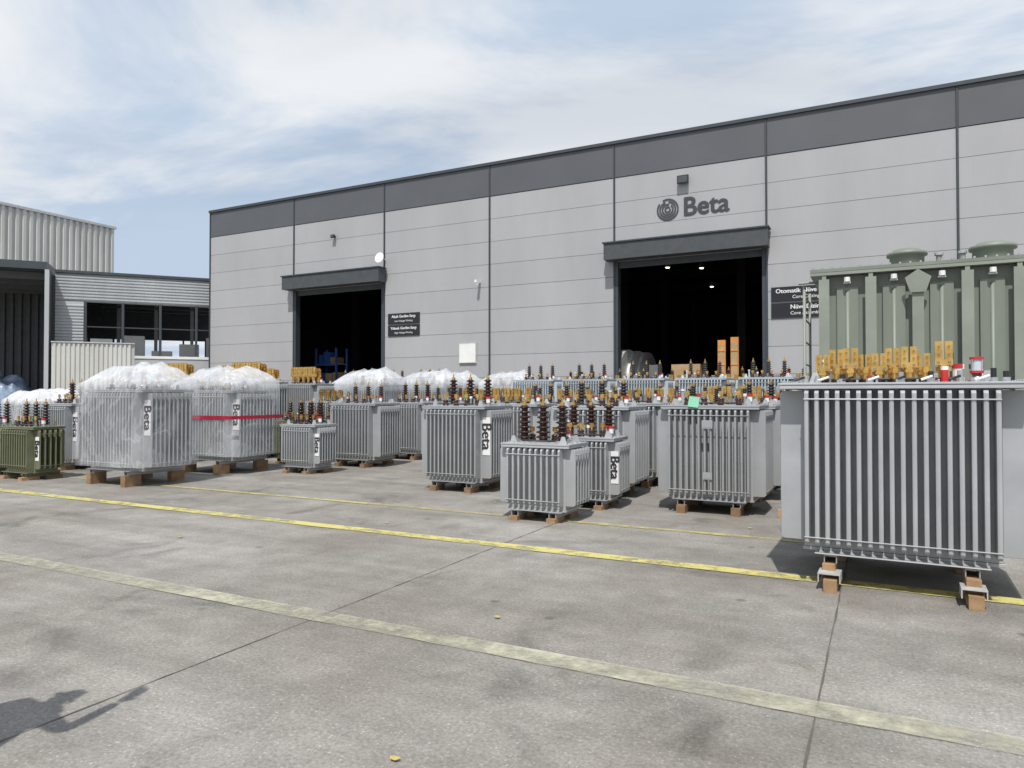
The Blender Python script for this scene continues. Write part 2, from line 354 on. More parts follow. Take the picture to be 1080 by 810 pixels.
def transformer(name, w=1.1, d=0.75, zb=0.2, zt=1.4, fd=0.17, pitch=0.078, paint='grey_paint', fin='grey_fin',
                hv=3, hvh=0.35, hvm='brown_porcelain', hvy=0.15, lv='small', nlv=4, label=True, green=False, wrap=None,
                plates=False, seed=1, t=0.026, skid=0.33, timberw=0.06, lidw=0.6, hvr=0.075, filmm='plastic_film'):
    r = random.Random(seed); mb = MB()
    mb.box(-w/2, w/2, -d/2, d/2, zb - 0.03, zt - 0.01, paint)
    nf = max(4, int(w/pitch)); z0 = zb + 0.02; z1 = zt - 0.06
    for i in range(nf):
        x = -w/2 + w*(i + 0.5)/nf
        mb.fin(x, -d/2, -d/2 - fd, t, z0, z1, fin, 'y'); mb.fin(x, d/2, d/2 + fd, t, z0, z1, fin, 'y')
    ns = max(3, int(d/pitch))
    for i in range(ns):
        y = -d/2 + 0.015 + (d - 0.03)*i/(ns-1)
        mb.fin(y, w/2, w/2 + fd, t, z0, z1, fin, 'x'); mb.fin(y, -w/2, -w/2 - fd, t, z0, z1, fin, 'x')
    for zz in (z0 + 0.06, z1 - 0.07):
        for sy in (-1, 1): mb.tube((-w/2 + 0.02, sy*(d/2 + fd + 0.008), zz), (w/2 - 0.02, sy*(d/2 + fd + 0.008), zz), 0.006, paint, 6)
        for sx in (-1, 1): mb.tube((sx*(w/2 + fd + 0.008), -d/2 + 0.02, zz), (sx*(w/2 + fd + 0.008), d/2 - 0.02, zz), 0.006, paint, 6)
    lx = w/2 + fd*lidw; ly = d/2 + fd*lidw
    mb.box(-lx, lx, -ly, ly, zt - 0.045, zt - 0.015, paint)
    mb.box(-lx - 0.005, lx + 0.005, -ly - 0.005, ly + 0.005, zt - 0.012, zt + 0.006, paint)
    nb = int(2*lx/0.14)
    for i in range(nb+1):
        x = -lx + 0.03 + (2*lx - 0.06)*i/nb
        for sy in (-1, 1): mb.cyl(x, sy*(ly - 0.025), zt + 0.006, zt + 0.028, 0.011, 'steel', 6)
    nb = int(2*ly/0.14)
    for i in range(1, nb):
        y = -ly + 0.03 + (2*ly - 0.06)*i/nb
        for sx in (-1, 1): mb.cyl(sx*(lx - 0.025), y, zt + 0.006, zt + 0.028, 0.011, 'steel', 6)
    mb.box(-w/2 - 0.01, w/2 + 0.01, -d/2 - 0.01, d/2 + 0.01, zb - 0.06, zb - 0.032, paint)
    for sy in (-1, 1):
        a, b = sorted((sy*(d/2 + 0.012), sy*(d/2 + fd*0.9))); mb.box(-w*skid - 0.12, w*skid + 0.12, a, b, zb - 0.058, zb - 0.05, paint)
    cz = zb - 0.06
    for sx in (-skid*w, skid*w):
        yl = d/2 + fd*0.8
        mb.box(sx - 0.05, sx + 0.05, -yl, yl, cz - 0.012, cz - 0.002, paint)
        mb.box(sx - 0.05, sx - 0.042, -yl, yl, cz - 0.07, cz - 0.013, paint)
        mb.box(sx + 0.042, sx + 0.05, -yl, yl, cz - 0.07, cz - 0.013, paint)
        for sy in (-1, 1):
            o = r.uniform(-0.03, 0.03)
            a, b = sorted((sy*(yl + 0.05 + o), sy*(yl - 0.25)))
            mb.box(sx - timberw + o*0.5, sx + timberw + o*0.5, a, b, 0.0, cz - 0.071, 'timber')
    zt2 = zt + 0.006
    if hv:
        for i in range(hv):
            x = (i - (hv-1)/2)*min(0.42, w*0.68/max(1, hv-1))
            if hvm == 'plug':
                mb.cyl(x, hvy*d, zt2, zt2 + 0.04, 0.07, 'steel', 12)
                mb.lathe(x, hvy*d, zt2 + 0.04, [(0.05, 0), (0.04, hvh*0.5), (0.028, hvh*0.55), (0.024, hvh)], 'dark_silicone', 12)
            else: hv_bushing(mb, x, hvy*d, zt2, hvh, hvm, r=hvr)
    yl = -0.25*d if hvy > 0 else 0.28*d
    for i in range(nlv):
        x = (i - (nlv-1)/2)*w*0.62/max(1, nlv-1)
        if lv == 'brass': lv_brass(mb, x, yl, zt2, 0.30, 0.13)
        elif lv == 'tall': lv_brass(mb, x, yl, zt2, 0.5, 0.2); lv_brass(mb, x + 0.06, yl + 0.14, zt2, 0.46, 0.16)
        else: lv_small(mb, x, yl, zt2, 0.17)
    gauge(mb, w*0.42, -0.02, zt2)
    mb.cyl(-w*0.42, 0.05, zt2, zt2 + 0.2, 0.022, paint, 8); mb.cyl(-w*0.42, 0.05, zt2 + 0.2, zt2 + 0.225, 0.03, r.choice(['white_plastic', 'green_plastic', 'brass']), 8)
    mb.box(w*0.12, w*0.24, 0.36*d, 0.46*d, zt2, zt2 + 0.09, 'steel')
    mb.tube((-w*0.3, -0.4*d, zt2 + 0.03), (w*0.3, -0.4*d, zt2 + 0.03), 0.012, 'black_rubber', 6)
    for sx in (-1, 1):
        for sy in (-1, 1): lug(mb, sx*w*0.44, sy*d*0.42, zt2, paint)
    for i in range(5):
        x = r.uniform(-w*0.4, w*0.4); y = r.uniform(-d*0.1, d*0.1); c = r.choice(['red_plastic', 'green_plastic', 'brass', 'white_plastic', 'black_rubber', 'brass'])
        mb.cyl(x, y, zt2, zt2 + 0.119, 0.02, 'steel', 8); mb.cyl(x, y, zt2 + 0.12, zt2 + 0.16, 0.026, c, 8)
    if green:
        M = Matrix.Translation((-w*0.18, -ly + 0.02, zt + 0.05)) @ Matrix.Rotation(0.9, 4, 'X') @ Matrix.Rotation(0.2, 4, 'Y')
        mb.box(-0.07, 0.07, -0.09, 0.09, 0, 0.004, 'green_plastic', M)
    if label:
        px = w/2 + fd*0.5; py = -d/2 + 0.015 - t/2 - 0.004; hz = min(0.62, (z1-z0)*0.62); zc = z1 - 0.12 - hz/2
        mb.box(px - fd*0.42, px + fd*0.42, py - 0.003, py, zc - hz/2, zc + hz/2, 'white_label')
        put_text(mb, 'Beta', hz*0.40, px, py - 0.005, zc, 'label_text', 0.005, True)
    if plates:
        for zz, s_ in ((zt - 0.25, 0.07), (zb + 0.28, 0.06)):
            y = -d/2 - fd - 0.018
            mb.box(-s_, s_, y - 0.004, y, zz - s_*0.8, zz + s_*0.8, paint); mb.box(-s_*0.8, s_*0.8, y - 0.007, y - 0.0045, zz - s_*0.6, zz + s_*0.6, fin)
    if wrap: film_shell(mb, w/2 + fd + 0.025, d/2 + fd + 0.025, zb + 0.02, zt + 0.02, wrap, seed, filmm)
    return mb.mesh(name)

V = {}
V['med'] = transformer('transformer_medium', 1.12, 0.72, 0.24, 1.46, 0.16, plates=True, hvm='dark_silicone', hvh=0.24, hvr=0.05, green=False, label=False, seed=2)
V['medg'] = transformer('transformer_medium_tag', 1.12, 0.72, 0.24, 1.46, 0.16, plates=True, hvm='dark_silicone', hvh=0.24, hvr=0.05, green=True, label=False, seed=2)
V['med2'] = transformer('transformer_medium_b', 1.02, 0.75, 0.22, 1.42, 0.17, hvh=0.50, hvr=0.08, seed=3)
V['med2b'] = transformer('transformer_medium_d', 1.08, 0.75, 0.22, 1.42, 0.17, hvh=0.42, hvm='dark_silicone', seed=33, label=False)
V['med3'] = transformer('transformer_medium_c', 1.10, 0.72, 0.22, 1.44, 0.16, lv='brass', hvm='plug', hvh=0.22, label=False, seed=5)
V['small'] = transformer('transformer_small', 0.80, 0.50, 0.19, 0.98, 0.13, hvh=0.54, hvr=0.088, hvy=-0.1, seed=4, label=False)
V['small_l'] = transformer('transformer_small_b', 0.80, 0.50, 0.19, 1.0, 0.13, pitch=0.065, hvh=0.50, hvr=0.085, t=0.022, seed=6)
V['tall'] = transformer('transformer_tall', 1.2, 0.8, 0.25, 2.08, 0.18, paint='blue_grey_paint', fin='blue_grey_paint', hvh=0.5, hvm='dark_silicone', label=False, seed=8)
V['tall_b'] = transformer('transformer_tall_b', 1.2, 0.8, 0.25, 1.95, 0.18, hvh=0.48, label=False, lv='brass', seed=9)
V['gold'] = transformer('transformer_brass', 1.3, 0.8, 0.25, 1.95, 0.18, hv=0, lv='tall', nlv=5, label=False, seed=10)
V['olive'] = transformer('transformer_olive', 0.95, 0.42, 0.19, 1.0, 0.14, paint='olive_paint', fin='olive_paint', hvh=0.48, hvr=0.07, hvm='dark_silicone', seed=11)
V['wrapA'] = transformer('transformer_wrapped_a', 1.48, 0.80, 0.33, 1.70, 0.20, wrap=0.54, hvh=0.36, seed=12)
V['wrapB'] = transformer('transformer_wrapped_b', 1.42, 0.92, 0.33, 1.70, 0.20, wrap=0.58, hvh=0.36, seed=13)
V['wrapC'] = transformer('transformer_wrapped_c', 1.35, 0.95, 0.25, 1.90, 0.18, wrap=0.56, hvh=0.3, seed=14, label=False)
V['wrapD'] = transformer('transformer_wrapped_d', 1.2, 0.8, 0.2, 1.35, 0.17, wrap=0.45, hvh=0.3, seed=15, label=False, filmm='plastic_film_low')

def T(k, x, y, rz=0, nm='electrical_transformer'):
    return place(V[k], nm, (x, y, 0), rz)
j = lambda a=0.03: R.uniform(-a, a)
T('medg', -2.07, 10.22)
T('small', -3.92, 8.50)
T('small_l', -3.78, 9.75, 0.02)
T('med2', -6.34, 10.55)
T('med2b', -4.08, 11.0)
T('small_l', -10.65, 11.28)
T('med2b', -10.55, 13.0, 0.02); T('med2', -10.6, 15.0)
T('wrapA', -12.2, 8.50, 0, 'wrapped_transformer'); o = T('wrapB', -12.4, 10.65, 0.03, 'wrapped_transformer')
T('olive', -14.65, 8.0)
T('olive', -16.2, 8.1, 0.03); T('med2', -15.9, 9.6)
for i in range(6): T(R.choice(['med', 'med3', 'med2b']), -2.07 + j(), 11.75 + i*1.45 + j(), j(0.015))
for i in range(5): T(R.choice(['med', 'med3', 'med2b']), -4.0 + j(), 12.6 + i*1.45 + j(), j(0.015))
for i in range(5): T(R.choice(['med2b', 'med3', 'med2b']), -6.2 + j(), 12.2 + i*1.5 + j(), j(0.015))
for i in range(3): T(R.choice(['med2b', 'med2b', 'med3']), -8.4 + j(), 14.6 + i*1.55 + j(), j(0.015))
for i in range(3): T('med2b', -10.7 + j(), 16.7 + i*1.6)
T('olive', -12.2, 12.6); T('olive', -12.2, 13.6); T('med3', -13.2, 15.0)
for x, y in ((-13.5, 16.9), (-12.6, 18.8), (-15.1, 18.6), (-10.9, 20.9), (-12.9, 20.6)): T('wrapC', x, y, j(), 'wrapped_transformer')
for x, y in ((-14.6, 13.4), (-16.2, 14.4), (-16.6, 12.8), (-15.5, 16.4), (-17.4, 16.6), (-18.5, 14.2)): T('gold', x, y, j())
for x, y in ((-18.4, 10.6), (-20.6, 11.4), (-18.0, 12.4), (-20.3, 13.8), (-22.6, 12.6), (-16.6, 11.2)): T('wrapD', x, y, j(), 'wrapped_transformer')
for i in range(6): T('tall', -9.6 + i*1.72, 20.4 + j(), 0)
for i in range(5): T('tall_b', -9.0 + i*1.75, 22.4 + j(), 0)
for x, y in ((-14.9, 22), (-16.8, 22.3), (-18.8, 22.3)): T('tall', x, y)
T('med3', 0.2, 9.0); T('med3', 0.2, 10.55)

sb = MB()
hx, hy = 0.945, 0.695
for a, b, c, d_ in ((-hx, hx, -hy, -hy+0.008), (-hx, hx, hy-0.008, hy), (-hx, -hx+0.008, -hy+0.0085, hy-0.0085), (hx-0.008, hx, -hy+0.0085, hy-0.0085)):
    sb.box(a, b, c, d_, 1.12, 1.19, 'red_strap')
sb.obj('red_strap', parent=o)

V['big'] = transformer('transformer_big', 1.43, 1.0, 0.33, 1.70, 0.19, pitch=0.079, t=0.034, hv=3, hvh=0.24, hvm='plug', hvy=0.3,
                       lv='none', nlv=0, label=False, seed=21, timberw=0.05, skid=0.35, lidw=0.93)
big = T('big', 0.13, 7.15, -0.02)
bm_ = big.modifiers.new('bevel', 'BEVEL'); bm_.width = 0.003; bm_.segments = 1; bm_.limit_method = 'ANGLE'; bm_.angle_limit = 0.6
tb = MB()
zt = 1.706
for i, x in enumerate((-0.57, -0.35, -0.13, 0.09)):
    for k in range(2):
        lv_brass(tb, x + k*0.10, -0.36 + 0.15*k, zt, 0.25 + 0.05*((i + k) % 2), 0.12)
    tb.cyl(x + 0.12, -0.43, zt, zt + 0.03, 0.04, 'brown_porcelain', 12); tb.cyl(x + 0.12, -0.43, zt + 0.03, zt + 0.13, 0.026, 'brass', 12)
    tb.cyl(x + 0.12, -0.43, zt + 0.08, zt + 0.11, 0.038, 'brass', 6)
lv_brass(tb, 0.34, -0.3, zt, 0.34, 0.13)
tb.cyl(0.34, -0.42, zt, zt + 0.10, 0.028, 'red_plastic', 12); tb.cyl(0.34, -0.42, zt + 0.10, zt + 0.13, 0.028, 'white_plastic', 12)
gauge(tb, 0.44, -0.2, zt)
tb.lathe(0.56, -0.4, zt, [(0.06, 0), (0.06, 0.03), (0.035, 0.04), (0.035, 0.07)], 'steel', 14)
tb.cyl(0.56, -0.4, zt + 0.07, zt + 0.09, 0.05, 'red_plastic', 16); tb.cyl(0.56, -0.4, zt + 0.091, zt + 0.18, 0.04, 'porthole', 16); tb.cyl(0.56, -0.4, zt + 0.181, zt + 0.20, 0.05, 'red_plastic', 16)
for k in range(4): tb.cyl(0.56 + 0.046*math.cos(k*1.57 + .8), -0.4 + 0.046*math.sin(k*1.57 + .8), zt + 0.09, zt + 0.18, 0.005, 'steel', 6)
for x in (-0.7, -0.6, -0.41, -0.2, 0.03, 0.24, 0.44, 0.66, 0.74):
    c = R.choice(['black_rubber', 'steel', 'red_plastic', 'steel', 'black_rubber'])
    tb.cyl(x, -0.52, zt, zt + 0.035, 0.03, 'steel', 10); tb.cyl(x, -0.52, zt + 0.035, zt + R.uniform(0.06, 0.11), 0.02, c, 10)
for i in range(8):
    tb.tube((-0.78 + i*0.19, -0.58, zt + 0.02), (-0.70 + i*0.19, -0.56, zt + 0.05), 0.010, 'white_plastic' if i % 2 else 'black_rubber')
tb.obj('terminals', parent=big)
fb = MB()
for x in (-0.50, 0.50):
    fb.box(x - 0.085, x + 0.085, -0.80, -0.60, 0.135, 0.145, 'galvanised')
    fb.box(x - 0.085, x - 0.077, -0.80, -0.60, 0.07, 0.134, 'galvanised'); fb.box(x + 0.077, x + 0.085, -0.80, -0.60, 0.07, 0.134, 'galvanised')
    fb.box(x - 0.04, x + 0.06, -0.84, -0.55, 0.001, 0.10, 'timber')
fb.obj('feet', parent=big)

# ------------------------------------------------------------------ large sage power transformer
p = MB()
X0, X1, Y0, Y1, ZT = -0.85, 4.2, 12.2, 14.0, 3.52
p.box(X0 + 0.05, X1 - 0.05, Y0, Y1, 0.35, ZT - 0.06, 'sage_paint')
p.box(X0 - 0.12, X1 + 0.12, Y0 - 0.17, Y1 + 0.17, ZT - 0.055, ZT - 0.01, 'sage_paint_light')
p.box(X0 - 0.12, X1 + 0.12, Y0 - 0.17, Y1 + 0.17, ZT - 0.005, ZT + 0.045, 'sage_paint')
nb = 40
for i in range(nb): 
    x = X0 - 0.08 + (X1 - X0 + 0.16)*i/(nb-1)
    p.cyl(x, Y0 - 0.13, ZT + 0.045, ZT + 0.075, 0.016, 'steel', 6)
xs = [X0 + 0.08, -0.12, 0.5, 1.12, 1.74, 2.36, 2.98, 3.6, X1 - 0.1]
for i, x in enumerate(xs):
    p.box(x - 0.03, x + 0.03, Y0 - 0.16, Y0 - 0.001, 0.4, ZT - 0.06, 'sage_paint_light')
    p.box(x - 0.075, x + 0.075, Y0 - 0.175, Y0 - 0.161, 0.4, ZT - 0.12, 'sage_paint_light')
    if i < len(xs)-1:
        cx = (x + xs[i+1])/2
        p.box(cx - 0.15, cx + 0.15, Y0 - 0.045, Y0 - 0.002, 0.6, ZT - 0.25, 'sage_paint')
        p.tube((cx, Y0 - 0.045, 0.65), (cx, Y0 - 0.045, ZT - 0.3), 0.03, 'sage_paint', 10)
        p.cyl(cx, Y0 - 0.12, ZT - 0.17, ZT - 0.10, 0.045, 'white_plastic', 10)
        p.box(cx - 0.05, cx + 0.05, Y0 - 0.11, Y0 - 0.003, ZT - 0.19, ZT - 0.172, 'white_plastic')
for cx, r in ((0.38, 0.24), (1.5, 0.26), (3.2, 0.24)):
    p.lathe(cx, 12.7, ZT + 0.045, [(r, 0), (r, 0.2), (r*1.18, 0.21), (r*1.18, 0.26), (r*0.95, 0.265), (r*0.8, 0.31), (0.02, 0.33)], 'sage_paint', 24)
gx = 0.5
P5 = [(gx, ZT-0.06), (gx + 0.17, ZT-0.18), (gx + 0.1, ZT-0.40), (gx - 0.1, ZT-0.40), (gx - 0.17, ZT-0.18)]
p.add([(a, Y0-0.21, b) for a, b in P5] + [(a, Y0-0.187, b) for a, b in P5],
      [(4,3,2,1,0),(5,6,7,8,9),(0,1,6,5),(1,2,7,6),(2,3,8,7),(3,4,9,8),(4,0,5,9)], 'sage_paint_light')
for x in (0.8, 1.1, 2.5): 
    p.cyl(x, 12.5, ZT + 0.04, ZT + 0.2, 0.04, 'sage_paint_light', 10); p.cyl(x, 12.5, ZT + 0.2, ZT + 0.24, 0.06, 'steel', 10)
p.tube((X0, 13.2, ZT + 0.1), (X1, 13.2, ZT + 0.13), 0.04, 'sage_paint')
for y in (12.2, 13.2): p.tube((X0 - 0.22, y, 0.0), (X0 - 0.22, y, 3.35), 0.022, 'sage_paint_light')
for k in range(9): p.tube((X0 - 0.22, 12.2, 0.3 + k*0.36), (X0 - 0.22, 13.2, 0.3 + k*0.36), 0.014, 'sage_paint_light')
p.tube((X0 - 0.3, 12.15, 3.38), (X0, 12.15, 3.38), 0.02, 'sage_paint_light')
p.box(X0, X1, Y0 + 0.2, Y0 + 0.5, 0.0, 0.349, 'sage_paint'); p.box(X0, X1, Y1 - 0.5, Y1 - 0.2, 0.0, 0.349, 'sage_paint')
p.obj('power_transformer')

# ------------------------------------------------------------------ ground
g = MB(); S = 600
g.add([(-S,-S,0),(S,-S,0),(S,S,0),(-S,S,0)], [(0,1,2,3)], 'concrete_yard')
ground = g.obj('ground')
def seam(pts, w):
    s = MB(); vs = []
    for i, (x, y) in enumerate(pts):
        ww = w*(0.4 + 1.0*R.random()); vs += [(x - ww/2, y, 0.004), (x + ww/2, y, 0.004)]
    s.add(vs, [(2*i, 2*i+1, 2*i+3, 2*i+2) for i in range(len(pts)-1)], 'seam_dark')
    s.obj('pavement_joint', parent=ground)
for x, w in ((-0.30, 0.011), (-3.62, 0.009), (-11.2, 0.007), (3.2, 0.010)):
    seam([(x + 0.006*noise.noise(Vector((x, k*0.2, 0))) + 0.003*noise.noise(Vector((x, k*1.1, 3))), -6 + k*0.15) for k in range(230)], w)
def line(name, y, w, x0, x1, m):
    s = MB(); n = 400; vs = []
    for i in range(n+1):
        x = x0 + (x1-x0)*i/n
        e0 = 0.014*noise.noise(Vector((x*1.2, 1, y))) + 0.008*noise.noise(Vector((x*9, 1, y))); e1 = 0.014*noise.noise(Vector((x*1.2, 5, y))) + 0.008*noise.noise(Vector((x*9, 7, y)))
        vs += [(x, y - w/2 + e0, 0.008), (x, y + w/2 + e1, 0.008)]
    s.add(vs, [(2*i, 2*i+2, 2*i+3, 2*i+1) for i in range(n)], m); s.obj(name)
line('yellow_road_line', 6.70, 0.19, -30, 14, 'yellow_line_paint')
line('yellow_road_line', 8.36, 0.11, -30, 0, 'yellow_line_paint_thin')
line('white_road_line', 3.95, 0.20, -30, 14, 'white_line_paint')
lf = MB()
for x, y in ((-1.9, 2.55), (-2.45, 4.5), (-5.5, 7.2), (-7.0, 5.4), (-1.4, 8.9), (-5.1, 9.3), (-8.2, 9.6), (-9.4, 8.2)):
    vs = [(x + 0.022*math.cos(a)*(1 + 0.4*R.random()), y + 0.015*math.sin(a)*(1+0.5*R.random()), 0.012 + 0.006*R.random()) for a in [k*math.pi/3 for k in range(6)]]
    lf.add(vs, [tuple(range(6))], 'leaf_litter')
lf.obj('litter')
tm = MB()
for x, y, a in ((-0.95, 9.9, 0.1), (-1.0, 12.2, 1.4), (-0.9, 14.0, 0.3)):
    M = Matrix.Translation((x, y, 0)) @ Matrix.Rotation(a, 4, 'Z'); tm.box(-0.25, 0.25, -0.06, 0.06, 0.001, 0.11, 'timber', M)
tm.obj('timber_block')

# ------------------------------------------------------------------ warehouse
W = empty('industrial_warehouse')
YB = 28.0
SX = [-33.9, -27.5, -21.56, -15.65, -9.74, -3.76, 2.35, 8.4, 14.5, 20.5]
doors = {1: True, 4: True}
fw = MB(); courses = [0.35 + i*1.025 for i in range(11)]
for bi in range(len(SX)-1):
    a, b = SX[bi] + 0.04, SX[bi+1] - 0.04
    for c in range(10):
        z0, z1 = courses[c] + 0.007, courses[c+1] - 0.007
        if bi in doors:
            if z1 <= 7.2: continue
            z0 = max(z0, 7.12)
        fw.box(a, b, YB + j(0.002), YB + 0.08, z0, z1, R.choice(['wall_panel_a', 'wall_panel_a', 'wall_panel_b', 'wall_panel_c']))
    fw.box(a, b, YB - 0.02, YB + 0.08, 10.62, 12.0, 'dark_panel')
fw.obj('wall_cladding', parent=W)
bk = MB()
for bi in range(len(SX)-1):
    z0 = 7.12 if bi in doors else 0
    bk.box(SX[bi], SX[bi+1], YB + 0.085, YB + 0.3, z0, 12.0, 'joint_dark')
for bi in range(len(SX)-1):
    if bi not in doors: bk.box(SX[bi]+0.04, SX[bi+1]-0.04, YB - 0.03, YB + 0.08, 0, 0.35, 'joint_dark')
bk.obj('wall_core', parent=W)
tr = MB()
for x in SX: tr.box(x - 0.03, x + 0.03, YB - 0.05, YB + 0.081, 0, 12.0, 'dark_trim')
tr.box(SX[0] - 0.06, SX[-1] + 0.06, YB - 0.10, YB + 0.35, 12.003, 12.13, 'dark_trim')
tr.obj('trim', parent=W)
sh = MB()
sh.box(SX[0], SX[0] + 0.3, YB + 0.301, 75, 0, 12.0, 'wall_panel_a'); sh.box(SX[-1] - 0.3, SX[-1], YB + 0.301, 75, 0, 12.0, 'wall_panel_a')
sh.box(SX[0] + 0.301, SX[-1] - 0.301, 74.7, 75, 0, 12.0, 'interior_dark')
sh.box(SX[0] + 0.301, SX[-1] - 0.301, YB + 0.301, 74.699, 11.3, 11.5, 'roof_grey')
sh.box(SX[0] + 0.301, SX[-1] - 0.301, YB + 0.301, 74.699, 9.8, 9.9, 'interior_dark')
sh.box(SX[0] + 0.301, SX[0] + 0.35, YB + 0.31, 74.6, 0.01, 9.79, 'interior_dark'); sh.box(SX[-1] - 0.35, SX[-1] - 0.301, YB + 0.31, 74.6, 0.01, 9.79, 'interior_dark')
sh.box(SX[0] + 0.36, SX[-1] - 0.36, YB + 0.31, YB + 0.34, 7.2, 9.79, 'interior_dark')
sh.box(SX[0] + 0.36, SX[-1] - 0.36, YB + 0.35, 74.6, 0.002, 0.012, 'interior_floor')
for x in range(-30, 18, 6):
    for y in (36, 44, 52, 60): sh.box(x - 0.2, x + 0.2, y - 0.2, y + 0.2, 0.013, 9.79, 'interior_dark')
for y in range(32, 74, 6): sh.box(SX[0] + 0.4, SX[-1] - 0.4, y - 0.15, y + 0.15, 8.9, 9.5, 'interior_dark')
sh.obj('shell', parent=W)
cn = MB()
for bi in doors:
    a, b = SX[bi], SX[bi+1]
    cn.box(a - 0.25, b + 0.12, YB - 0.62, YB - 0.056, 7.12, 7.78, 'canopy_dark')
    cn.box(a - 0.30, b + 0.17, YB - 0.67, YB - 0.056, 7.783, 7.84, 'dark_trim')
    cn.box(a + 0.04, a + 0.16, YB - 0.03, YB + 0.3, 0, 7.117, 'dark_trim'); cn.box(b - 0.16, b - 0.04, YB - 0.03, YB + 0.3, 0, 7.117, 'dark_trim')
    cn.box(a + 0.162, b - 0.162, YB + 0.1, YB + 0.14, 6.85, 7.118, 'canopy_dark')
cn.obj('roller_door', parent=W)
lm = MB()
for x, y in ((-10.2, 38), (-8.6, 39), (-9.5, 46)):
    lm.box(x - 0.08, x + 0.08, y - 0.08, y + 0.08, 8.5, 8.54, 'lamp_glow'); lm.cyl(x, y, 8.545, 8.8, 0.15, 'steel', 12)
lm.obj('hall_lamps', parent=W)

def flood(x, z, s=1.0):
    f = MB()
    f.box(-0.22*s, 0.22*s, -0.22, -0.12, -0.16*s, 0.16*s, 'black_rubber'); f.box(-0.18*s, 0.18*s, -0.23, -0.221, -0.12*s, 0.12*s, 'canopy_dark')
    f.box(-0.05, 0.05, -0.12, 0, -0.05, 0.05, 'black_rubber')
    f.obj('floodlight', (x, YB - 0.01, z))
flood(-6.85, 10.1, 1.0); flood(-24.7, 9.7, 0.5)
c = MB(); c.box(-0.06, 0.06, -0.4, -0.1, -0.06, 0.06, 'white_plastic'); c.box(-0.04, 0.04, -0.1, 0, -0.04, 0.04, 'white_plastic'); c.cyl(0, -0.3, -0.16, -0.06, 0.07, 'white_plastic')
c.obj('security_camera', (-16.15, YB - 0.01, 6.75))
c = MB(); c.lathe(0, 0, 0, [(0.02, 0), (0.16, 0.03), (0.26, 0.10), (0.25, 0.10)], 'white_plastic', 20, True, Matrix.Translation((0, -0.35, 0)) @ Matrix.Rotation(1.35, 4, 'X'))
c.tube((0, 0, 0), (0, -0.35, 0), 0.025, 'steel'); c.obj('satellite_dish', (-21.5, YB - 0.05, 8.25))

lg = MB()
put_text(lg, 'Beta', 1.04, -6.0, YB - 0.02, 9.02, 'logo_text', 0.028, False, 0.96)
for rr in (0.41, 0.31, 0.21, 0.10):
    n = 48; vs = []; seg = int(n*0.94)
    for i in range(seg+1):
        a = rr*6 + 2*math.pi*i/n
        vs += [((rr-0.033)*math.cos(a), 0, (rr-0.033)*math.sin(a)), ((rr+0.033)*math.cos(a), 0, (rr+0.033)*math.sin(a))]
    lg.add([(v[0]-7.5, YB - 0.02, v[2] + 9.02) for v in vs], [(2*i, 2*i+1, 2*i+3, 2*i+2) for i in range(seg)], 'logo_text')
lg.obj('wall_logo_sign')
def sign(x0, x1, z0, z1, l1, l2, s1, s2):
    s = MB(); s.box(x0, x1, YB - 0.05, YB - 0.008, z0, z1, 'sign_black')
    zc = (z0+z1)/2; h = z1-z0
    put_text(s, l1, s1, (x0+x1)/2, YB - 0.054, zc + h*0.2, 'white_label', 0.006); put_text(s, l2, s2, (x0+x1)/2, YB - 0.054, zc - h*0.22, 'white_label', 0.0)
    s.obj('wall_sign')
sign(-21.3, -19.45, 5.05, 5.57, 'Alçak Gerilim Sargı', 'Low Voltage Winding', 0.18, 0.12)
sign(-21.3, -19.45, 4.48, 5.0, 'Yüksek Gerilim Sargı', 'High Voltage Winding', 0.18, 0.12)
sign(-3.6, -1.2, 5.08, 5.62, 'Otomatik Nüve Kesme', 'Core Cutting', 0.22, 0.17)
sign(-3.6, -1.2, 4.48, 5.02, 'Nüve Dizim', 'Core Assembly', 0.22, 0.17)
s = MB(); s.box(-17.2, -16.35, YB - 0.09, YB - 0.052, 3.1, 3.95, 'white_plastic'); s.box(-17.24, -16.31, YB - 0.05, YB - 0.008, 3.06, 3.99, 'galvanised'); s.obj('notice_board')

def rack(nm, x, y, w, h, d, c1, fill):
    s = MB()
    for xx in (0, w):
        for yy in (0, d): s.box(xx - 0.05, xx + 0.05, yy - 0.05, yy + 0.05, 0.013, h, c1)
    k = 0.3
    while k < h:
        s.box(-0.02, w + 0.02, -0.03, 0.03, k, k + 0.10, c1); s.box(0, w, 0.05, d - 0.05, k + 0.08, k + 0.11, 'galvanised')
        xx = 0.12
        while xx < w - 0.3:
            ww = R.uniform(0.25, 0.5); s.box(xx, xx + ww, 0.1, d - 0.1, k + 0.112, k + R.uniform(0.45, 0.8), R.choice(fill)); xx += ww + 0.08
        k += 1.0
    s.obj(nm, (x, y, 0))
rack('storage_rack', -28.9, 31.2, 1.5, 4.3, 0.9, 'blue_steel', ['cardboard', 'blue_steel', 'orange_steel', 'timber'])
rack('storage_rack', -10.2, 31.5, 1.5, 2.6, 0.9, 'blue_steel', ['galvanised', 'steel', 'white_plastic'])
s = MB()
for x, h in ((-5.75, 3.8), (-5.25, 3.9)):
    s.box(x, x + 0.30, 28.9, 29.0, 0.3, h, 'orange_steel'); s.box(x + 0.04, x + 0.26, 28.88, 28.898, 0.5, h - 0.2, 'cardboard')
    for q in range(6): s.box(x + 0.02, x + 0.28, 28.86, 28.879, 0.6 + q*0.55, 0.66 + q*0.55, 'orange_steel')
s.box(-5.8, -4.8, 28.8, 29.5, 0.013, 0.299, 'orange_steel'); s.obj('orange_cabinet')
s = MB()
for i in range(5):
    x = -7.9 + (i % 3)*0.75; z = 0.15 + (i//3)*0.96
    s.box(x, x + 0.66, 29.6, 30.3, z, z + 0.95, 'cardboard')
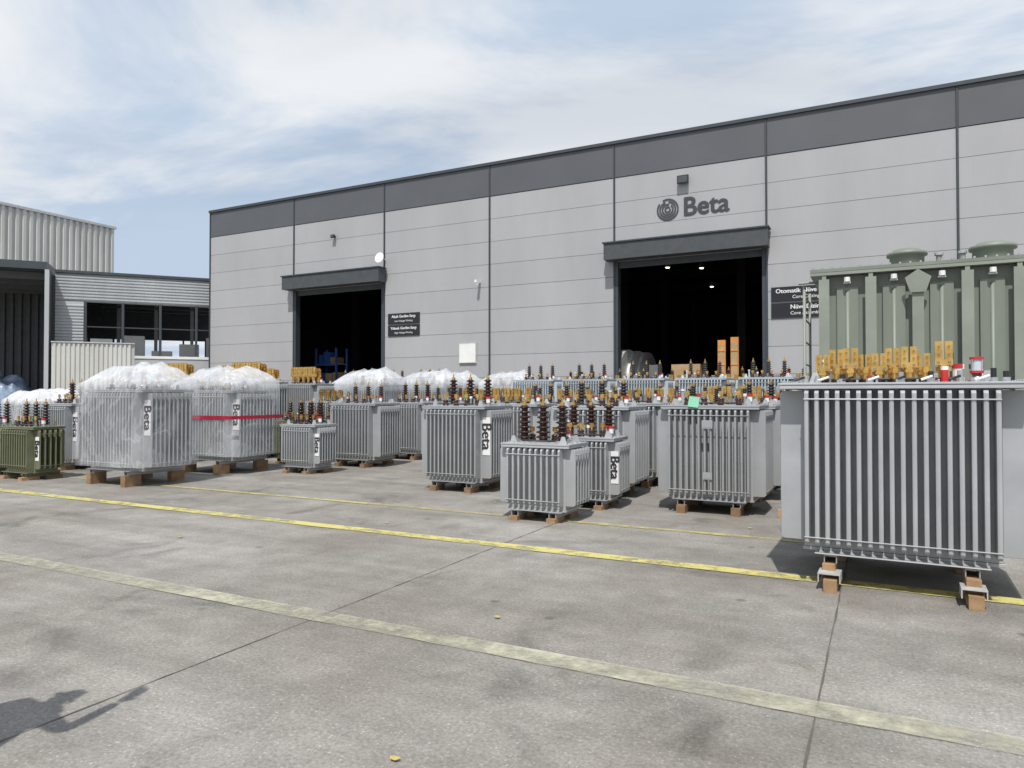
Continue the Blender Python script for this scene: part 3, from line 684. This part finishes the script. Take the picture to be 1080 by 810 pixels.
s.box(-8.0, -5.7, 29.55, 30.35, 0.013, 0.14, 'timber'); s.box(-7.8, -6.6, 29.6, 30.3, 2.07, 2.9, 'cardboard'); s.obj('cardboard_boxes')
s = MB()
for i in range(3):
    M = Matrix.Translation((-10.6 + i*0.1, 29.9 + i*1.1, 1.9)) @ Matrix.Rotation(math.pi/2, 4, 'Y')
    s.lathe(0, 0, 0, [(0.3, 0), (1.7, 0.001), (1.7, 0.9), (0.3, 0.901)], 'galvanised', 32, False, M)
s.obj('steel_coil')
s = MB()
for k in range(8): s.tube((-3.6 + k*0.35, 26.5, 0), (-3.6 + k*0.35, 26.5, 2.1), 0.02, 'galvanised')
for z in (0.3, 1.2, 2.1): s.tube((-3.6, 26.5, z), (-1.15, 26.5, z), 0.02, 'galvanised')
s.obj('metal_railing')

# ------------------------------------------------------------------ left buildings
def corr(mb, L_, H_, pitch, dep, m, horizontal, M):
    vs = []; fs = []; n = int((H_ if horizontal else L_)/pitch)
    pts = []
    for i in range(n):
        t0 = i*pitch
        pts += [(t0, 0), (t0 + pitch*0.3, 0), (t0 + pitch*0.45, -dep), (t0 + pitch*0.85, -dep)]
    pts.append((n*pitch, 0))
    for t_, y in pts:
        if horizontal: vs += [(0, y, t_), (L_, y, t_)]
        else: vs += [(t_, y, 0), (t_, y, H_)]
    for i in range(len(pts)-1): fs.append((2*i, 2*i+1, 2*i+3, 2*i+2))
    mb.add(vs, fs, m, False, M)
T_ = Matrix.Translation
ang = math.atan2(6.1, 5.0)
B = MB(); LL = 9.3
B.box(-0.02, LL, -0.12, 0.3, 8.35, 8.5, 'dark_trim')
corr(B, LL, 1.5, 0.17, 0.05, 'corr_grey', True, T_((0, 0, 6.85)))
B.box(0, LL, 0.06, 0.2, 6.8, 8.34, 'corr_grey')
B.box(0, 1.35, 0.001, 0.15, 0, 6.8, 'corr_grey')
corr(B, 1.35, 6.8, 0.17, 0.05, 'corr_grey', True, T_((0, -0.002, 0)))
B.box(1.352, LL, -0.02, 0.15, 0, 3.7, 'corr_grey'); B.box(1.352, LL, -0.06, 0.18, 3.702, 3.85, 'white_label')
for x in (1.36, 3.2, 5.1, 7.0, 8.9): B.box(x, x + 0.13, 0.0, 0.14, 3.853, 6.8, 'dark_trim')
for x in (2.2, 4.4, 6.6): B.box(x, x + 0.2, 7.5, 7.7, 0, 7.9, 'corr_white')
B.box(1.5, LL, 0.05, 0.10, 5.4, 5.46, 'dark_trim')
B.box(0, LL, 0.3, 12, 8.0, 8.15, 'corr_dark')
B.box(0, LL, 11.9, 12, 0, 3.9, 'corr_dark'); B.box(0, LL, 11.9, 12, 5.6, 7.99, 'corr_dark')
for k in range(7): B.box(k*1.5, k*1.5 + 0.12, 11.8, 12, 3.9, 5.6, 'corr_dark')
B.box(-0.15, 0.0, 0.1, 12, 0, 8.2, 'corr_dark')
for k in range(4): B.tube((1.3, 3 + k*2.2, 7.4), (LL, 3 + k*2.2, 7.4), 0.07, 'corr_dark')
for k in range(5): B.box(1.6 + k*1.5, 2.7 + k*1.5, 2.0, 2.8, 0, 4.7 + 0.5*math.sin(k*2.1), 'corr_white')
B.obj('factory_annex', (-40.1, 23.0, 0), ang)
B = MB()
B.box(-10, -0.2, -1.2, 9, 8.3, 8.7, 'dark_trim')
corr(B, 9, 8.2, 0.45, 0.12, 'corr_dark', False, T_((-0.25, 0.0, 0)) @ Matrix.Rotation(math.pi/2, 4, 'Z'))
B.box(-0.2, -0.16, -1.1, 9, 0, 8.29, 'corr_dark')
corr(B, 9.7, 8.2, 0.45, 0.12, 'corr_dark', False, T_((-10, 8.9, 0)))
B.box(-0.28, -0.08, -1.25, -1.1, 0, 8.29, 'corr_grey')
for k in range(4): B.box(-9.9, -0.3, k*2.2, k*2.2 + 0.12, 7.9, 8.29, 'corr_dark')
B.obj('open_shed', (-40.1, 23.0, 0), ang)
B = MB(); corr(B, 3.9, 4.4, 0.22, 0.06, 'corr_white', False, T_((0, 0, 0))); B.box(0, 3.9, 0.01, 0.08, 0, 4.42, 'corr_grey'); B.box(-0.02, 3.92, -0.09, 0.1, 4.421, 4.48, 'galvanised')
B.obj('corrugated_fence', (-39.0, 22.2, 0), ang)
B = MB()
corr(B, 38, 7.2, 0.5, 0.14, 'corr_white', False, T_((-57.9, 0, 8.6)) @ Matrix.Rotation(math.pi/2, 4, 'Z'))
B.box(-90, -58.0, 0, 38, 0, 15.7, 'corr_white'); B.box(-90.1, -57.7, -0.1, 38.1, 15.75, 15.95, 'galvanised')
B.box(-57.99, -57.7, 0, 38, 8.3, 8.6, 'corr_grey'); B.box(-57.99, -57.9, 0, 38, 0, 8.29, 'corr_grey')
B.obj('tall_factory_building')
B = MB(); vs = []; fs = []; nx, ny = 60, 24
for jy in range(ny):
    for ix in range(nx):
        u_ = ix/(nx-1); v_ = jy/(ny-1)
        h = 3.3*(math.sin(math.pi*u_)**0.35)*(math.sin(math.pi*v_)**0.4)*(0.85 + 0.35*noise.noise(Vector((u_*6, v_*3, 1))) + 0.12*noise.noise(Vector((u_*20, v_*10, 4))))
        vs.append((-7 + 6.2*u_, 2.5*v_ + 1, max(0.0, h)))
for jy in range(ny-1):
    for ix in range(nx-1): fs.append((jy*nx+ix, jy*nx+ix+1, (jy+1)*nx+ix+1, (jy+1)*nx+ix))
B.add(vs, fs, 'blue_tarp', True); B.obj('tarpaulin_pile', (-40.1, 23.0, 0), ang)

# ------------------------------------------------------------------ bystander (outside the left of the frame, throws the shadow)
def skin_mesh(joints, edges, sub=2):
    me = bpy.data.meshes.new('p'); me.from_pydata([q[0] for q in joints], edges, [])
    ob = bpy.data.objects.new('p', me); sc.collection.objects.link(ob)
    sk = ob.modifiers.new('s', 'SKIN')
    for i, q in enumerate(joints):
        rr = q[1] if isinstance(q[1], tuple) else (q[1], q[1])
        me.skin_vertices[0].data[i].radius = rr; me.skin_vertices[0].data[i].use_root = (i == 0)
    ss = ob.modifiers.new('u', 'SUBSURF'); ss.levels = sub; ss.render_levels = sub
    bpy.context.view_layer.update()
    m2 = bpy.data.meshes.new_from_object(ob.evaluated_get(bpy.context.evaluated_depsgraph_get()))
    bpy.data.objects.remove(ob); return m2
P = empty('person', (-3.62, 1.32, 0), math.radians(-10))
J = [((0,0,0.95),(0.15,0.11)), ((0,0,1.15),(0.13,0.10)), ((0,0,1.36),(0.17,0.11)), ((0,0,1.47),(0.08,0.07)), ((0,0.01,1.55),(0.055,0.055)), ((0,0.02,1.60),(0.06,0.07)), ((0,0.025,1.69),(0.078,0.095)), ((0,0.02,1.76),(0.06,0.075)),
     ((-0.18,0,1.41),0.06), ((-0.27,0.0,1.15),0.045), ((-0.27,0.12,0.92),0.032),
     ((0.18,0,1.41),0.06), ((0.30,0.10,1.22),0.045), ((0.22,0.32,1.38),0.032),
     ((-0.10,0,0.88),0.095), ((-0.12,0.02,0.50),0.062), ((-0.12,0,0.10),0.042), ((-0.13,0.14,0.04),0.04),
     ((0.10,0,0.88),0.095), ((0.13,0.03,0.50),0.062), ((0.14,0.0,0.10),0.042), ((0.16,0.14,0.04),0.04)]
E = [(0,1),(1,2),(2,3),(3,4),(4,5),(5,6),(6,7),(2,8),(8,9),(9,10),(2,11),(11,12),(12,13),(0,14),(14,15),(15,16),(16,17),(0,18),(18,19),(19,20),(20,21)]
bm2 = skin_mesh(J, E)
for n_ in ('skin', 'shirt', 'trousers', 'hair', 'black_rubber'): bm2.materials.append(MATS[n_])
for pl in bm2.polygons:
    c = pl.center; k = 1; pl.use_smooth = True
    if c.z > 1.49 and abs(c.x) < 0.13: k = 3 if (c.z > 1.72 or c.y < -0.01) else 0
    elif c.z < 0.09: k = 4
    elif c.z < 0.97 and abs(c.x) < 0.23: k = 2
    elif (c.x < -0.2 and c.z < 1.12) or (c.x > 0.15 and c.y > 0.12): k = 0
    pl.material_index = k
place(bm2, 'body', (0,0,0), 0, P)
for sx, base, dr in ((-1, Vector((-0.27,0.12,0.92)), Vector((0,0.25,-1)).normalized()), (1, Vector((0.22,0.32,1.38)), Vector((-0.15,0.5,0.85)).normalized())):
    side = dr.cross(Vector((0,1,0.2))).normalized()
    JJ = [(base, 0.028), (base + dr*0.05, (0.034, 0.02)), (base + dr*0.09, (0.036, 0.018))]; EE = [(0,1),(1,2)]
    for k, ln in enumerate((0.065, 0.08, 0.075, 0.055)):
        b0 = len(JJ); off = side*(k-1.5)*0.019
        JJ += [(base + dr*0.095 + off, 0.010), (base + dr*(0.095 + ln*0.55) + off, 0.009), (base + dr*(0.095 + ln*0.95) + off + Vector((0, 0.01, 0)), 0.008)]
        EE += [(2, b0), (b0, b0+1), (b0+1, b0+2)]
    b0 = len(JJ); JJ += [(base + dr*0.055 - side*0.045, 0.011), (base + dr*0.09 - side*0.062, 0.009)]; EE += [(1, b0), (b0, b0+1)]
    hm = skin_mesh([(tuple(a_), b_) for a_, b_ in JJ], EE, 1); hm.materials.append(MATS['skin'])
    place(hm, 'hand', (0,0,0), 0, P)
f = MB()
for sx in (-1, 1):
    f.lathe(sx*0.03, 0.112, 1.685, [(0.002,-0.009),(0.010,-0.004),(0.011,0.002),(0.004,0.009)], 'white_label', 10); f.lathe(sx*0.03, 0.121, 1.685, [(0.001,-0.004),(0.005,0),(0.001,0.004)], 'hair', 8)
    f.lathe(sx*0.082, 0.02, 1.665, [(0.003,-0.03),(0.014,-0.01),(0.016,0.02),(0.004,0.035)], 'skin', 10)
f.lathe(0, 0.122, 1.64, [(0.012,0),(0.016,0.01),(0.006,0.04)], 'skin', 10); f.box(-0.022, 0.022, 0.10, 0.112, 1.608, 1.616, 'red_plastic')
f.box(0.15, 0.23, 0.385, 0.395, 1.42, 1.58, 'black_rubber')
f.obj('face_and_phone', parent=P)

# ------------------------------------------------------------------ world, sun, camera
EL, AZ = 60.0, 14.0
w = bpy.data.worlds.new('World'); sc.world = w; w.use_nodes = True
N, L = w.node_tree.nodes, w.node_tree.links
bg = N['Background']; bg.inputs['Strength'].default_value = 0.1
sky = N.new('ShaderNodeTexSky'); sky.sky_type = 'NISHITA'; sky.sun_disc = False
sun_dir = Vector((math.sin(math.radians(AZ))*math.cos(math.radians(EL)), -math.cos(math.radians(AZ))*math.cos(math.radians(EL)), math.sin(math.radians(EL))))
sky.sun_elevation = math.radians(EL); sky.sun_rotation = math.radians(180 - AZ)
sky.air_density = 1.0; sky.dust_density = 2.0
tc = N.new('ShaderNodeTexCoord'); sp = N.new('ShaderNodeSeparateXYZ'); L.new(tc.outputs['Generated'], sp.inputs[0])
mx_ = N.new('ShaderNodeMath'); mx_.operation = 'MAXIMUM'; mx_.inputs[1].default_value = 0.0; L.new(sp.outputs['Z'], mx_.inputs[0])
ad = N.new('ShaderNodeMath'); ad.operation = 'ADD'; ad.inputs[1].default_value = 0.14; L.new(mx_.outputs[0], ad.inputs[0])
dv = N.new('ShaderNodeVectorMath'); dv.operation = 'DIVIDE'; cb = N.new('ShaderNodeCombineXYZ')
for k in range(3): L.new(ad.outputs[0], cb.inputs[k])
L.new(tc.outputs['Generated'], dv.inputs[0]); L.new(cb.outputs[0], dv.inputs[1])
mp = N.new('ShaderNodeMapping'); mp.inputs['Scale'].default_value = (0.5, 0.75, 0.0); mp.inputs['Rotation'].default_value = (0, 0, 0.4); mp.inputs['Location'].default_value = (3.1, 1.4, 0)
L.new(dv.outputs[0], mp.inputs['Vector'])
n1 = N.new('ShaderNodeTexNoise'); n1.inputs['Scale'].default_value = 1.0; n1.inputs['Detail'].default_value = 5; n1.inputs['Roughness'].default_value = 0.5; n1.inputs['Distortion'].default_value = 0.5
L.new(mp.outputs[0], n1.inputs['Vector'])
n2 = N.new('ShaderNodeTexNoise'); n2.inputs['Scale'].default_value = 1.6; n2.inputs['Detail'].default_value = 7; n2.inputs['Roughness'].default_value = 0.58; n2.inputs['Distortion'].default_value = 0.4
L.new(mp.outputs[0], n2.inputs['Vector'])
r1 = N.new('ShaderNodeMapRange'); r1.inputs['From Min'].default_value = 0.36; r1.inputs['From Max'].default_value = 0.58; r1.inputs['To Min'].default_value = 0.74; r1.inputs['To Max'].default_value = 1.0; r1.interpolation_type = 'SMOOTHSTEP'
L.new(n1.outputs['Fac'], r1.inputs['Value'])
cc = N.new('ShaderNodeMix'); cc.data_type = 'RGBA'; cc.inputs['A'].default_value = (5.2, 6.3, 7.8, 1); cc.inputs['B'].default_value = (8.5, 8.75, 9.1, 1)
r2 = N.new('ShaderNodeMapRange'); r2.inputs['From Min'].default_value = 0.38; r2.inputs['From Max'].default_value = 0.58; r2.interpolation_type = 'SMOOTHSTEP'
L.new(n2.outputs['Fac'], r2.inputs['Value']); L.new(r2.outputs[0], cc.inputs['Factor'])
mxc = N.new('ShaderNodeMix'); mxc.data_type = 'RGBA'
L.new(r1.outputs[0], mxc.inputs['Factor']); L.new(sky.outputs[0], mxc.inputs['A']); L.new(cc.outputs['Result'], mxc.inputs['B'])
L.new(mxc.outputs['Result'], bg.inputs['Color'])

sl = bpy.data.lights.new('sun', 'SUN'); sl.energy = 4.3; sl.angle = math.radians(0.9); sl.color = (1, 0.965, 0.91)
so = bpy.data.objects.new('sun', sl); sc.collection.objects.link(so); so.rotation_euler = sun_dir.to_track_quat('Z', 'Y').to_euler()

cam = bpy.data.cameras.new('camera'); cam.lens = 25.0; cam.sensor_width = 36; cam.clip_end = 3000; cam.clip_start = 0.05
co = bpy.data.objects.new('camera', cam); sc.collection.objects.link(co)
co.location = (0, 0, 1.6); co.rotation_euler = (math.radians(90 + 0.92), 0, math.radians(27.4))
sc.camera = co
